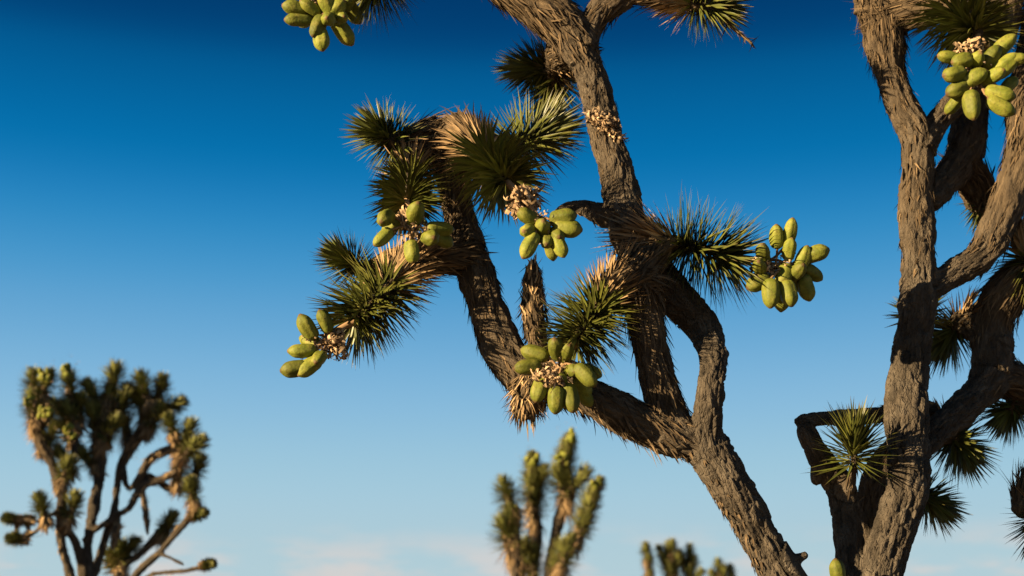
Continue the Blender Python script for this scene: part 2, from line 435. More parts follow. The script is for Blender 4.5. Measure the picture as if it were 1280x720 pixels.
# ------------------------------------------------------------------ tree wood
def wood(root, branches, Y0, step, voxel, amp=1.0, smooth=4):
    """branches: list of (name, [(px,py,r_px,dY,shag), ...], label). Tubes are fused, roughened, then cut back into one part per limb."""
    sk, ids, tubes = [], [], []
    for bi, br in enumerate(branches):
        pts = []
        for (px, py, r, dy, sh) in br[1]:
            pts.append([*P(px, py, Y0 + dy), M(px, py, r, Y0 + dy), sh])
        c = catmull(pts, step)
        cn = c[:, :3] * (.35 / (step * 3)) if Y0 < 10 else c[:, :3] * 2
        c[:, 3] *= 1 + .06 * vnoise(cn + bi * 3.7, 5) + .03 * vnoise(cn * 2.3 + bi, 6)
        sk.append(c); ids.append(np.full(len(c), bi))
        tubes.append(tube(c[:, :3], np.maximum(c[:, 3], .004), 12))
    v, q, t, a = merge(tubes)
    me = mesh("wood", v, q, t)
    tmp = bpy.data.objects.new("tmp", me); COL.objects.link(tmp)
    md = tmp.modifiers.new("remesh", 'REMESH'); md.mode = 'VOXEL'; md.voxel_size = voxel; md.use_smooth_shade = True
    dg = bpy.context.evaluated_depsgraph_get()
    rm = bpy.data.meshes.new_from_object(tmp.evaluated_get(dg))
    bpy.data.objects.remove(tmp); bpy.data.meshes.remove(me)
    nv = len(rm.vertices)
    V = np.empty(nv * 3, np.float32); rm.vertices.foreach_get('co', V); V = V.reshape(-1, 3).astype(float)
    nl = len(rm.loops); li = np.empty(nl, np.int32); rm.loops.foreach_get('vertex_index', li)
    F = li.reshape(-1, 4)
    ne = len(rm.edges); E = np.empty(ne * 2, np.int32); rm.edges.foreach_get('vertices', E); E = E.reshape(-1, 2)
    bpy.data.meshes.remove(rm)
    deg = np.bincount(E.ravel(), minlength=nv)[:, None]
    for _ in range(smooth):
        s = np.zeros_like(V)
        for k in range(3):
            s[:, k] = np.bincount(E[:, 0], V[E[:, 1], k], nv) + np.bincount(E[:, 1], V[E[:, 0], k], nv)
        V = V * .4 + .6 * s / deg
    # nearest skeleton sample
    S = np.concatenate(sk); I = np.concatenate(ids)
    arc, TT, UU, VV = [], [], [], []
    for c in sk:
        d = np.concatenate([[0], np.cumsum(np.linalg.norm(np.diff(c[:, :3], axis=0), axis=1))]); arc.append(d)
        T, U, W = frames(c[:, :3]); TT.append(T); UU.append(U); VV.append(W)
    arc = np.concatenate(arc); TT = np.concatenate(TT); UU = np.concatenate(UU); VV = np.concatenate(VV)
    kd = kdtree.KDTree(len(S))
    for k in range(len(S)): kd.insert(S[k, :3], k)
    kd.balance()
    near = np.fromiter((kd.find(p)[1] for p in V), np.int64, nv)
    rel = V - S[near, :3]
    x = np.sum(rel * UU[near], 1); y = np.sum(rel * VV[near], 1); z = np.sum(rel * TT[near], 1)
    rr = np.maximum(np.hypot(x, y), 1e-5)
    R0 = np.maximum(S[near, 3], .01)
    co = np.stack([x / rr * R0 + I[near] * .73, y / rr * R0, arc[near] + z + I[near] * 1.37], 1)
    sh = np.clip(S[near, 4], 0, 1)
    # vertex normals
    fn = np.cross(V[F[:, 2]] - V[F[:, 0]], V[F[:, 3]] - V[F[:, 1]])
    def vnorm():
        fn = np.cross(V[F[:, 2]] - V[F[:, 0]], V[F[:, 3]] - V[F[:, 1]])
        n = np.zeros_like(V)
        for k in range(3):
            for j in range(4): n[:, k] += np.bincount(F[:, j], fn[:, k], nv)
        return unit(n)
    Nn = vnorm()
    warp = np.stack([vnoise(co * 22, 3), vnoise(co * 22, 4), vnoise(co * 22, 5)], 1) * .010
    f1, f2, val = worley((co + warp) / np.array((.022, .022, .080)), 11)
    edge = np.clip((f2 - f1) / .20, 0, 1)
    plates = (edge - 1) * .0075 + (val - .5) * .006
    lumps = fbm(co * 6.5, 3, 31) * .009
    fine = fbm(co * np.array((60, 60, 22)), 3, 41) * .0042
    streak = fbm(co * np.array((85, 85, 10)), 3, 51) * .0075 + fbm(co * np.array((30, 30, 6)), 2, 61) * .008
    k = np.clip(R0 / .06, .25, 1.1) * amp
    V = V + Nn * ((plates * (1 - sh) + streak * sh + fine + lumps) * k)[:, None]
    Nn = vnorm()
    out = []
    fb = I[near][F[:, 0]]
    for bi, br in enumerate(branches):
        fs = F[fb == bi]
        if not len(fs):
            out.append(None); continue
        used, inv = np.unique(fs.ravel(), return_inverse=True)
        m = mesh(br[0], V[used], inv.reshape(-1, 4), None, {'bark_co': co[used], 'shag': sh[used], 'plate': val[used] * (1 - sh[used]) + .5 * sh[used]}, BARK)
        m.normals_split_custom_set_from_vertices(Nn[used].tolist())
        out.append(obj(br[0], m, root, label=br[2] if len(br) > 2 else None))
    return sk, out

def thatch(c, density, lmin, lmax, seedw=1.0, out=.28, grav=.25, width=.009, droop=.12, rmul=1.0, flip=1.0, side=None):
    """old dead leaves lying back along a limb (towards its base), thicker where shag is high"""
    T, U, W = frames(c[:, :3])
    seg = np.linalg.norm(np.diff(c[:, :3], axis=0), axis=1)
    mid_r = .5 * (c[1:, 3] + c[:-1, 3]); mid_s = .5 * (c[1:, 4] + c[:-1, 4])
    w = seg * 2 * math.pi * mid_r * np.clip(mid_s, 0, None) ** 1.5
    n = int(w.sum() * density)
    if n < 3: return None
    i = rng.choice(len(seg), n, p=w / w.sum()); f = rng.random(n)
    cc = c[i] * (1 - f)[:, None] + c[i + 1] * f[:, None]
    th = rng.random(n) * 2 * math.pi
    Nn = U[i] * np.cos(th)[:, None] + W[i] * np.sin(th)[:, None]
    if side is not None:                 # only on one flank of the limb
        k_ = Nn @ np.asarray(side) > .55
        i, cc, Nn, n = i[k_], cc[k_], Nn[k_], int(k_.sum())
    base = cc[:, :3] + Nn * (cc[:, 3] * rmul * .97)[:, None]
    d = -T[i] * flip * (.9 + .2 * rng.random(n))[:, None] + rng.normal(0, .22, (n, 3)) + np.array((0, 0, -1.0)) * (grav * rng.random(n))[:, None]
    dn = np.sum(d * Nn, 1)
    o = out * (.15 + 1.1 * rng.random(n) ** 1.6)
    d = d - Nn * dn[:, None] + Nn * np.maximum(dn, o)[:, None]
    L = (lmin + (lmax - lmin) * rng.random(n)) * (.45 + .55 * np.clip(cc[:, 4], 0, 1))
    bend = -Nn * (.12 * rng.random(n))[:, None] + np.array((0, 0, -droop)) * rng.random((n, 1)) + rng.normal(0, .07, (n, 3))
    return blades(base, d, Nn, L, width * (.6 + .7 * rng.random(n)), bend, 3)

# ------------------------------------------------------------------ leaf heads
def leaf_mesh(k):
    r = np.random.default_rng(100 + k)
    bend = np.array([[r.normal(0, .05), 0, r.normal(-.02, .06)]])
    v, q, t, a = blades(np.zeros((1, 3)), np.array([[0, 1.0, 0]]), np.array([[0, 0, 1.0]]), 1.0, .082, bend, 4, np.array([r.random()]))
    return mesh("leaf", v, q, t, a, GREEN)
LEAVES = [leaf_mesh(k) for k in range(8)]

def rosette_dirs(base, tip, n, p0, p1, jit=9.0, u0=0.0):
    ax = unit(tip - base); L = np.linalg.norm(tip - base)
    h = np.array((0, 0, 1.0)) if abs(ax[2]) < .9 else np.array((1.0, 0, 0))
    u = unit(np.cross(ax, h)); v = np.cross(ax, u)
    s = u0 + (1 - u0) * np.sort(rng.random(n)) ** .9
    th = np.arange(n) * 2.39996 + rng.normal(0, .25, n)
    pol = np.radians(p0 + (p1 - p0) * s + rng.normal(0, jit, n))
    rad = u * np.cos(th)[:, None] + v * np.sin(th)[:, None]
    d = ax * np.cos(pol)[:, None] + rad * np.sin(pol)[:, None]
    bp = base + ax * (s * L)[:, None]
    nn = unit(ax - d * np.sum(d * ax, 1)[:, None] + 1e-4)
    return ax, s, rad, d, bp, nn

def head(root, Y0, b, t, len_px, n=240, skirt=140, fruiting=False, singles=0, width=.0138, p0=None, p1=None, skirt_back=.55,
         skirt_mat=None, leaf_mat=None, skirt_pol=(128, 166), core=.022, label=None, nseg=4):
    """b, t = (px, py, dY): foot and tip of the green part of a head"""
    if nseg == 4: n = int(n * 1.08); skirt = int(skirt * 1.25)
    B = P(b[0], b[1], Y0 + b[2]); Tp = P(t[0], t[1], Y0 + t[2])
    Lb = M(t[0], t[1], len_px, Y0 + t[2])
    p0 = p0 if p0 is not None else (112 if fruiting else 104)
    p1 = p1 if p1 is not None else (48 if fruiting else 14)
    ax, s, rad, d, bp, nn = rosette_dirs(B, Tp, n, p0, p1)
    L = Lb * (.82 + .3 * rng.random(n)) * np.interp(s, [0, .25, .8, 1], [.85, 1, 1, .78])
    bend = np.array((0, 0, -.07)) + rng.normal(0, .035, (n, 3))
    main = blades(bp + rad * core * .7, d, nn, L, width * (.8 + .4 * rng.random(n)), bend, nseg)
    v, q, tr, a = main
    ro = obj("leaf_rosette", mesh("leaf_rosette", v, q, tr, a, leaf_mat or GREEN), root, label=label)
    if singles:
        ax2, s, rad, d, bp, nn = rosette_dirs(B, Tp, singles, p0, p1)
        for i in range(singles):
            Li = Lb * (.9 + .28 * rng.random())
            y = d[i]; zv = nn[i]; x = np.cross(y, zv)
            mt = Matrix(((x[0], y[0], zv[0], 0), (x[1], y[1], zv[1], 0), (x[2], y[2], zv[2], 0), (0, 0, 0, 1)))
            lo = obj("leaf", LEAVES[int(rng.integers(len(LEAVES)))])
            lo.parent = ro
            pw = Matrix.Translation(Vector(bp[i] + rad[i] * core * .7)) @ mt @ Matrix.Diagonal((Li, Li, Li, 1))
            lo.matrix_parent_inverse = Matrix.Identity(4)
            lo.matrix_basis = pw
    if skirt:
        back = B - ax * Lb * skirt_back
        ax3, s, rad, d, bp, nn = rosette_dirs(back, B + ax * .01, skirt, skirt_pol[1], skirt_pol[0], 8)
        L = Lb * (.6 + .5 * rng.random(skirt))
        bend = np.array((0, 0, -.12)) + rng.normal(0, .06, (skirt, 3))
        rnd = np.clip(1 - s + rng.normal(0, .22, skirt), 0, 1)
        v, q, tr, a = blades(bp + rad * core, d, nn, L, width * 1.05 * (.7 + .5 * rng.random(skirt)), bend, 3, rnd)
        obj("dead_leaf_skirt", mesh("dead_leaf_skirt", v, q, tr, a, skirt_mat or DEAD), ro)
    return ro

# ------------------------------------------------------------------ fruit
def fruit_mesh(k):
    r = np.random.default_rng(300 + k)
    ns, sg = 14, 24
    z = np.linspace(0, 1, ns)
    wid = .265 + .05 * r.random()
    sk = r.uniform(.42, .55)
    prof = np.interp(z, [0, .03, .10, .22, sk, .74, .87, .94, .975, 1], [.20, .50, .78, .94, 1, .90, .66, .42, .25, .16]) * wid
    th = np.arange(sg) / sg * 2 * math.pi
    ph = r.random() * 6
    vs = []
    bx, by = r.normal(0, .04, 2)
    for zi, p in zip(z, prof):
        lob = 1.03 - .16 * np.abs(np.cos(1.5 * th + ph)) ** 8 - .08 * np.abs(np.sin(1.5 * th + ph)) ** 12 + .03 * math.sin(zi * 7 + ph)
        bow = math.sin(zi * math.pi)
        vs.append(np.stack([np.cos(th) * p * lob + bx * bow, np.sin(th) * p * lob + by * bow, np.full(sg, zi)], 1))
    vs = np.concatenate(vs)
    i, j = np.meshgrid(np.arange(ns - 1), np.arange(sg), indexing='ij')
    a = i * sg + j; b = i * sg + (j + 1) % sg
    Q = np.stack([a, b, b + sg, a + sg], -1).reshape(-1, 4)
    vs = np.vstack([vs, (0, 0, 0), (0, 0, 1.005)])
    k0, k1 = len(vs) - 2, len(vs) - 1; jj = np.arange(sg); j2 = (jj + 1) % sg
    T3 = np.vstack([np.stack([np.full(sg, k0), j2, jj], 1), np.stack([np.full(sg, k1), (ns - 1) * sg + jj, (ns - 1) * sg + j2], 1)])
    return mesh("fruit", vs, Q, T3, {'t': np.concatenate([np.repeat(z, sg), [0, 1]])}, FRUIT)
FRUITS = [fruit_mesh(k) for k in range(6)]

def curls(center, n, rad, lmin, lmax, width=.011, dirbias=None):
    n = int(n * 1.7); width *= .75; lmax *= .95
    d = unit(rng.normal(0, 1, (n, 3)))
    if dirbias is not None: d = unit(d + np.asarray(dirbias) * 1.1)
    base = center + d * (rad * rng.random(n) ** .5)[:, None]
    dd = unit(d + rng.normal(0, .6, (n, 3))); side = unit(np.cross(dd, rng.normal(0, 1, (n, 3)))); up = np.cross(side, dd)
    L = lmin + (lmax - lmin) * rng.random(n); ang = rng.uniform(1.2, 5.0, n); rr = L / ang
    W = width * (.6 + .8 * rng.random(n)); k = 7
    rows, tt = [], []
    for t in np.linspace(0, 1, k):
        c = base + dd * (rr * np.sin(ang * t))[:, None] + up * (rr * (1 - np.cos(ang * t)))[:, None]
        w = (W * .5 * (.55 + .45 * math.sin(math.pi * min(1, t * .9 + .1))))[:, None]
        rows += [c - side * w, c + side * w]; tt += [t, t]
    V = np.stack(rows, 1); off = (np.arange(n) * 2 * k)[:, None, None]
    q = np.array([[2 * a, 2 * a + 1, 2 * a + 3, 2 * a + 2] for a in range(k - 1)])[None] + off
    return V.reshape(-1, 3), q.reshape(-1, 4), None, {'t': np.tile(tt, n), 'rnd': np.repeat(rng.random(n), 2 * k)}

def cluster(root, Y0, stem, mid, fruits, dY, size=34.0, spread=.05, petals=90, petal_at=None, petal_r=24):
    """stem=(px,py,dY) where it leaves the head; mid=(px,py) heart of the bunch; fruits=[(px,py,ax,ay[,size[,dz]])]"""
    S0 = P(stem[0], stem[1], Y0 + stem[2]); C = P(mid[0], mid[1], Y0 + dY)
    u = M(mid[0], mid[1], 1.0, Y0 + dY)
    parts = []
    ctr = np.array([S0, .6 * S0 + .4 * C + np.array((0, 0, .01)), C + (C - S0) * .15])
    cc = catmull(np.hstack([ctr, np.full((3, 1), .012)]), .02)
    cc[:, 3] = np.linspace(.014, .007, len(cc))
    v, q, t, a = tube(cc[:, :3], cc[:, 3], 7); parts.append((v, q, t, {'t': np.full(len(v), .1), 'rnd': np.full(len(v), .8)}))
    placed = []
    for k, fr in enumerate(fruits):
        px, py, ax, ay = fr[:4]
        sz = (fr[4] if len(fr) > 4 else 1.0) * size * u
        nrm = math.hypot(ax, ay)
        back = len(fr) > 5
        dz = fr[5] if back else -rng.uniform(.02, .06)
        cen = P(px, py, Y0 + dY + dz)
        A = RT * ax - UP * ay                                   # image-plane lean
        A = unit(A + np.array((0, (.3 if back else -.30) * rng.uniform(.5, 1.3) if nrm > .6 else -.75, 0)))
        base = cen - A * sz * .5
        placed.append((base, A, sz))
        foot = cc[int(rng.integers(len(cc) // 2, len(cc)))][:3]
        pc = np.array([foot, foot * .45 + base * .55 - A * .012, base + A * .004])
        pcc = catmull(np.hstack([pc, np.full((3, 1), .005)]), .012)
        v, q, t, a = tube(pcc[:, :3], np.full(len(pcc), .0048), 6)
        parts.append((v, q, t, {'t': np.full(len(v), .0), 'rnd': np.full(len(v), .9)}))
    fl = []
    if petals:
        fl.append(curls(C, petals // 2, 22 * u, .012, .03, .009))
        pa = P(petal_at[0], petal_at[1], Y0 + (petal_at[2] if len(petal_at) > 2 else .5 * (stem[2] + dY))) if petal_at else .5 * (S0 + C)
        fl.append(curls(pa, petals, petal_r * u, .022, .055, .013, unit(C - S0)))
    v, q, t, a = merge(parts)
    fc = obj("fruit_cluster", mesh("fruit_cluster", v, q, t, a, PETAL), root)
    if fl:
        v, q, t, a = merge(fl)
        obj("dried_flowers", mesh("dried_flowers", v, q, t, a, PETAL), fc, kind="stuff")
    for base, A, sz in placed:
        fo = obj("fruit", FRUITS[int(rng.integers(len(FRUITS)))])
        fo.parent = fc; fo.matrix_parent_inverse = Matrix.Identity(4)
        qd = Vector(A).to_track_quat('Z', 'Y')
        fo.matrix_basis = Matrix.Translation(Vector(base)) @ qd.to_matrix().to_4x4() @ Matrix.Rotation(rng.random() * 6.28, 4, 'Z') @ Matrix.Diagonal((sz * rng.uniform(.92, 1.08), sz * rng.uniform(.92, 1.08), sz * rng.uniform(.92, 1.1), 1))
    return fc

def tree_root(px, Y, label, group=None):
    o = bpy.data.objects.new("joshua_tree", None)
    COL.objects.link(o)
    x = (px - 640) / FPX * Y / math.cos(PITCH) * .97
    o.location = (x, Y, 0.0)
    o['label'] = label; o['category'] = "tree"
    if group: o['group'] = group
    return o

def below(px, r, n_px, dY, sh=.0):
    """trunk points from the ground upwards: [(px,py,r)] given as extra pixels below the frame"""
    return [(px_, py_, r_, dY, sh) for px_, py_, r_ in n_px]

def put_thatch(sk, parts, spec, mat=None):
    for bi, kw in spec.items():
        if parts[bi] is None: continue
        th = thatch(sk[bi], **kw)
        if th is None: continue
        v, q, t, a = th
        obj("dead_leaf_thatch", mesh("dead_leaf_thatch", v, q, t, a, mat or OLD), parts[bi], kind="stuff")

# ================================================================== the near tree with the looping trunk
Y1 = 5.0
T1 = tree_root(1110, Y1, "large Joshua tree with looping forked limbs and six hanging bunches of green fruit")
main = [
 # 0 trunk from the ground to the fork, then the right-hand limb that loops back and climbs
 ("trunk", [(1112, 1605, 52, .05, 0), (1108, 1450, 42, .05, 0), (1100, 1250, 37, .05, 0), (1082, 1020, 33, .03, 0), (1040, 835, 31, .06, 0), (978, 722, 29, .05, .05), (946, 665, 27, .03, .12),
            (915, 612, 27, 0, .1), (887, 565, 29, 0, .05), (872, 540, 30, .02, .0)]),
 # 1
 ("branch", [(880, 560, 24, .0, 0), (884, 525, 20, -.04, 0), (888, 480, 18.5, -.06, .05), (891, 440, 19, .03, .05), (876, 408, 21, .11, .15), (845, 374, 25, .10, .15), (812, 335, 27, .06, .1), (792, 300, 25, .03, .1),
             (780, 262, 24, .03, .12), (771, 215, 22, .03, .25), (757, 165, 22, .03, .35), (746, 120, 22, .03, .3), (735, 85, 21, .03, .3), (725, 55, 24, .03, .3), (717, 40, 22, .03, .3)]),
 # 2 left bough
 ("branch", [(878, 556, 22, 0, .1), (838, 545, 25, 0, .35), (795, 526, 25, 0, .5), (745, 500, 24, 0, .5), (700, 482, 25, .03, .5), (660, 468, 27, .06, .55), (632, 442, 25, .09, .6), (614, 400, 23, .12, .6), (598, 350, 23, .14, .6),
             (584, 305, 22, .15, .6), (573, 262, 19, .14, .7), (566, 225, 19, .11, .8), (561, 195, 22, .08, .85), (558, 172, 22, .05, .9)]),
 # 3 middle shaggy stem, ends in the knot that carries two heads
 ("branch", [(858, 545, 20, .0, .2), (834, 510, 22, .01, .5), (819, 460, 22, .0, .6), (809, 415, 23, -.02, .7), (803, 375, 24, -.05, .85), (797, 345, 27, -.08, 1.0), (790, 330, 20, -.09, 1.0)]),
 # 4 -> left head H7
 ("branch", [(800, 350, 24, -.08, 1), (780, 350, 24, -.10, 1), (755, 370, 16, -.11, 1), (735, 400, 6, -.12, .8), (720, 423, 4, -.13, .5)]),
 # 5 -> right head H8
 ("branch", [(797, 338, 24, -.10, 1), (822, 316, 22, -.04, 1), (848, 306, 13, 0, 1), (880, 312, 6, .02, .6), (914, 322, 4, .0, .3)]),
 # 6 left-top limb  -> H1
 ("branch", [(560, 190, 20, .08, .9), (546, 168, 21, .06, 1), (522, 174, 19, .04, 1), (500, 180, 13, .02, 1), (474, 165, 7, -.03, .5)]),
 # 7 -> H2 (down)
 ("branch", [(535, 182, 18, .05, 1), (515, 196, 14, .02, 1), (510, 225, 6, -.05, .6), (508, 250, 4, -.1, .3)]),
 # 8 -> H3
 ("branch", [(556, 176, 22, .05, 1), (574, 164, 22, .02, 1), (594, 182, 16, -.10, 1), (612, 206, 6, -.21, .5), (630, 224, 4, -.30, .3)]),
 # 9 -> H4
 ("branch", [(566, 172, 18, .05, 1), (600, 172, 14, .08, 1), (640, 186, 10, .10, .6), (690, 162, 6, .16, .4)]),
 # 10 lower-left limb -> H6
 ("branch", [(588, 318, 18, .14, .8), (560, 322, 19, .08, 1), (528, 326, 18, .02, 1), (502, 338, 14, -.03, 1), (470, 375, 6, -.10, .5), (446, 400, 4, -.14, .3)]),
 # 11 -> H5
 ("branch", [(528, 326, 14, .03, 1), (490, 322, 12, .05, 1), (455, 338, 9, .08, .8), (426, 322, 6, .06, .4)]),
 # 12 upright dead shoot
 ("branch", [(676, 468, 14, .05, .5), (672, 430, 13, .05, .7), (668, 395, 14.5, .05, .9), (666, 358, 12, .05, .9), (666, 337, 9, .05, .8), (667, 325, 4, .05, .7)]),
 # 13 stub under the left bough
 ("branch", [(672, 470, 24, .05, .6), (662, 490, 22, .02, 1), (657, 508, 17, .0, 1), (655, 518, 12, -.01, 1)]),
 # 14 curved dead twig
 ("branch", [(778, 272, 14, .04, .3), (755, 269, 14, .08, .3), (733, 261, 11, .13, .2), (712, 259, 8, .16, .1), (699, 266, 7, .17, .1), (690, 277, 6, .17, .1)]),
 # 15 top-left limb
 ("branch", [(728, 72, 21, .03, .5), (708, 36, 28, .03, .7), (678, 10, 30, .02, .85), (640, -14, 27, 0, .9), (596, -42, 22, -.04, .9), (548, -52, 18, -.04, .9), (508, -36, 14, -.03, .9), (480, -18, 7, -.02, .5), (456, -6, 4, 0, .3)]),
 # 16 top-right limb
 ("branch", [(728, 68, 18, .03, .4), (738, 36, 17, .03, .4), (756, 10, 18, .02, .6), (790, -8, 17, 0, .8), (830, -4, 14, -.02, .9), (862, 4, 11, -.03, .9), (906, 12, 6, -.05, .4)]),
 # 17 shaded limb behind the stem -> H9, H10
 ("branch", [(728, 62, 20, .06, .8), (706, 66, 22, .2, .9), (690, 84, 15, .34, .9), (656, 86, 5, .42, .4)]),
 ("branch", [(700, 70, 18, .24, .9), (696, 100, 12, .36, .8), (688, 124, 5, .42, .4)]),
 # 19 continuing upward out of frame
 ("branch", [(756, 12, 15, .02, .6), (770, -40, 15, .05, .7), (778, -95, 13, .1, .9), (776, -130, 8, .12, .5)]),
 ("branch", [(640, -14, 22, 0, .9), (612, -60, 18, .12, .9), (600, -105, 13, .2, .9), (592, -135, 8, .22, .5)]),
 # 21 broken knob low on the trunk
 ("branch", [(985, 704, 12, .04, .0), (998, 698, 7, .03, 0), (1008, 693, 5, .03, 0)]),
]
sk1, w1 = wood(T1, main, Y1, .013, .0052)
put_thatch(sk1, w1, {
 0: dict(density=52000, lmin=.03, lmax=.065, out=.4, grav=.7, side=(-.95, -.1, -.3)),
 1: dict(density=2600, lmin=.03, lmax=.07, out=.18),
 2: dict(density=2700, lmin=.05, lmax=.10, out=.38, grav=.8),
 3: dict(density=2700, lmin=.05, lmax=.12, out=.34),
 4: dict(density=2600, lmin=.07, lmax=.15, out=.25),
 5: dict(density=2600, lmin=.07, lmax=.15, out=.22),
 6: dict(density=2600, lmin=.07, lmax=.13, out=.28),
 7: dict(density=2200, lmin=.07, lmax=.13, out=.28),
 8: dict(density=2400, lmin=.07, lmax=.15, out=.25),
 9: dict(density=2400, lmin=.07, lmax=.13, out=.25),
 10: dict(density=2600, lmin=.08, lmax=.16, out=.3),
 11: dict(density=2400, lmin=.06, lmax=.12, out=.25),
 12: dict(density=5200, lmin=.03, lmax=.07, out=.55, grav=0),

 14: dict(density=3500, lmin=.03, lmax=.06, out=.2, grav=.8),
 15: dict(density=2400, lmin=.06, lmax=.12, out=.22),
 16: dict(density=2400, lmin=.06, lmax=.12, out=.22),
 17: dict(density=2400, lmin=.06, lmax=.12, out=.25),
 18: dict(density=2400, lmin=.06, lmax=.12, out=.25),
 19: dict(density=2000, lmin=.06, lmax=.12), 20: dict(density=2000, lmin=.06, lmax=.12),
})
put_thatch(sk1, w1, {12: dict(density=3200, lmin=.025, lmax=.06, out=.35, grav=0, flip=-1), 13: dict(density=5500, lmin=.03, lmax=.08, out=.5, grav=1.5, flip=-.3, width=.007)}, DEAD)
put_thatch(sk1, w1, {2: dict(density=2200, lmin=.05, lmax=.10, out=.5, grav=2.6)}, OLD)
head(T1, Y1, (498, 180, .02), (470, 162, -.04), 48, n=210, skirt=110, singles=22)                                   # H1
head(T1, Y1, (512, 218, -.01), (508, 258, -.1), 50, n=240, skirt=180, fruiting=True, singles=22, p0=105, p1=62)       # H2
head(T1, Y1, (604, 192, -.16), (636, 228, -.31), 62, n=300, skirt=240, fruiting=True, singles=26, p0=96, p1=50, skirt_pol=(132, 165), skirt_back=.75)    # H3
head(T1, Y1, (638, 188, .1), (690, 160, .16), 60, n=300, skirt=60, singles=26, p0=98, p1=20)                         # H4
head(T1, Y1, (452, 338, .08), (425, 321, .05), 40, n=190, skirt=90, singles=20)                                      # H5
head(T1, Y1, (486, 356, -.05), (440, 402, -.14), 62, n=310, skirt=300, fruiting=True, singles=28, p0=106, p1=50, skirt_back=1.0)  # H6
head(T1, Y1, (750, 380, -.11), (716, 428, -.14), 60, n=300, skirt=280, fruiting=True, singles=28, p0=114, p1=60, skirt_back=.9)  # H7
head(T1, Y1, (842, 306, 0), (914, 322, 0), 70, n=340, skirt=190, fruiting=True, singles=28, p0=112, p1=50, skirt_back=.5)  # H8
head(T1, Y1, (690, 86, .34), (655, 85, .42), 44, n=220, skirt=60, singles=12)                                        # H9
head(T1, Y1, (697, 94, .35), (688, 124, .42), 46, n=220, skirt=60, singles=12)                                       # H10
head(T1, Y1, (866, 5, -.03), (906, 11, -.05), 44, n=200, skirt=110, singles=16, p0=100, p1=10)                       # H11
head(T1, Y1, (490, -24, -.02), (456, -6, 0), 50, n=260, skirt=140, fruiting=True, singles=10)                      # H12
head(T1, Y1, (778, -95, .1), (776, -132, .12), 50, n=200, skirt=80)
head(T1, Y1, (600, -108, .2), (592, -138, .22), 50, n=200, skirt=80)

cluster(T1, Y1, (458, -6, 0), (410, 14), [(368, 10, -1, -.1), (374, 25, -1, .15), (397, 33, -.25, .8), (401, 50, .2, 1), (411, 24, 0, .3), (420, 11, .7, -.5), (427, 23, .3, .2, .75),
        (428, 38, .6, .8, 1.15, .05), (440, 14, .6, .8, 1, .05), (408, 3, -.4, -.7), (388, 9, -.6, -.3, .9), (436, 1, .5, -.8, .9), (386, 22, -.7, .4, .9, .04)], -.04, petals=50, petal_at=(398, 0), petal_r=16)
cluster(T1, Y1, (509, 250, -.1), (514, 290), [(482, 273, -.25, .5), (478, 297, -.6, .7, .95), (519, 268, .25, -.5, 1.1), (538, 298, .25, .2, 1.05), (515, 316, .1, .8, 1.0),
        (549, 286, .8, -.1, 1.05, .01), (553, 300, .8, .3, 1, .05), (489, 284, -.5, .6, 1, .03)], -.17, petals=110, petal_at=(512, 268), petal_r=20)
cluster(T1, Y1, (446, 402, -.14), (395, 433), [(385, 410, -.5, -.8, 1.05), (405, 401, -.4, -.9), (379, 438, -.9, .1, 1.0), (399, 448, -.1, .4, .9), (368, 461, -1, .2, 1.1), (386, 459, -.6, .5, 1.05), (388, 427, -.6, -.3, 1, .03)], -.19,
        petals=130, petal_at=(430, 424, -.16), petal_r=24)
cluster(T1, Y1, (634, 228, -.31), (682, 284), [(660, 271, -.7, -.3, 1), (677, 287, .1, -.3, 1), (661, 290, -.3, .2, 1), (662, 307, -.3, .6, 1.1), (696, 294, .15, .4, 1.02), (700, 308, .3, .9, .95), (683, 301, 0, .5, .9),
        (705, 271, 1, -.1, 1.1), (711, 285, 1, .25, 1.2), (688, 308, .2, .8, 1, .04)], -.39, petals=190, petal_at=(648, 244, -.35), petal_r=27)
cluster(T1, Y1, (718, 430, -.14), (700, 464), [(670, 442, -.9, -.3, 1.05, .0), (660, 459, -1, .15, 1.05), (696, 436, -.2, -.5, 1.1), (708, 441, .2, -.4, .95), (674, 488, -.25, .9, 1.12), (695, 500, -.05, .8, 1.05),
        (713, 497, .1, .7, 1.15), (715, 464, .2, .2, 1), (703, 474, 0, .3, .85), (731, 469, .55, .6, 1.05), (728, 484, .4, .7, 1, .03), (731, 494, .5, .8, .95, .05), (740, 464, .7, .3, .8, .05)], -.17,
        petals=150, petal_at=(690, 468, -.19), petal_r=22)
cluster(T1, Y1, (916, 324, 0), (978, 334), [(971, 295, -.1, -1), (987, 290, .2, -1, 1.02), (987, 312, .1, -.7, .9), (1004, 321, .35, -.9, 1), (1021, 317, 1, -.3, 1.05), (954, 317, -.2, -.5, .95), (950, 334, -.2, -.1, .95),
        (996, 339, .3, -.2, 1), (980, 346, -.3, .7, 1.1), (947, 354, -.7, .4, 1.05), (1015, 342, .9, .4, 1.1, .03), (1008, 360, .35, 1, 1.05, .03), (963, 366, -.05, 1, 1.1), (986, 368, .2, 1, 1.1), (977, 371, 0, 1, 1.1, .05), (998, 352, .5, .8, 1, .04), (950, 352, -.5, .8, .9, .06)], -.05,
        petals=130, petal_at=(942, 334, -.04), petal_r=22)
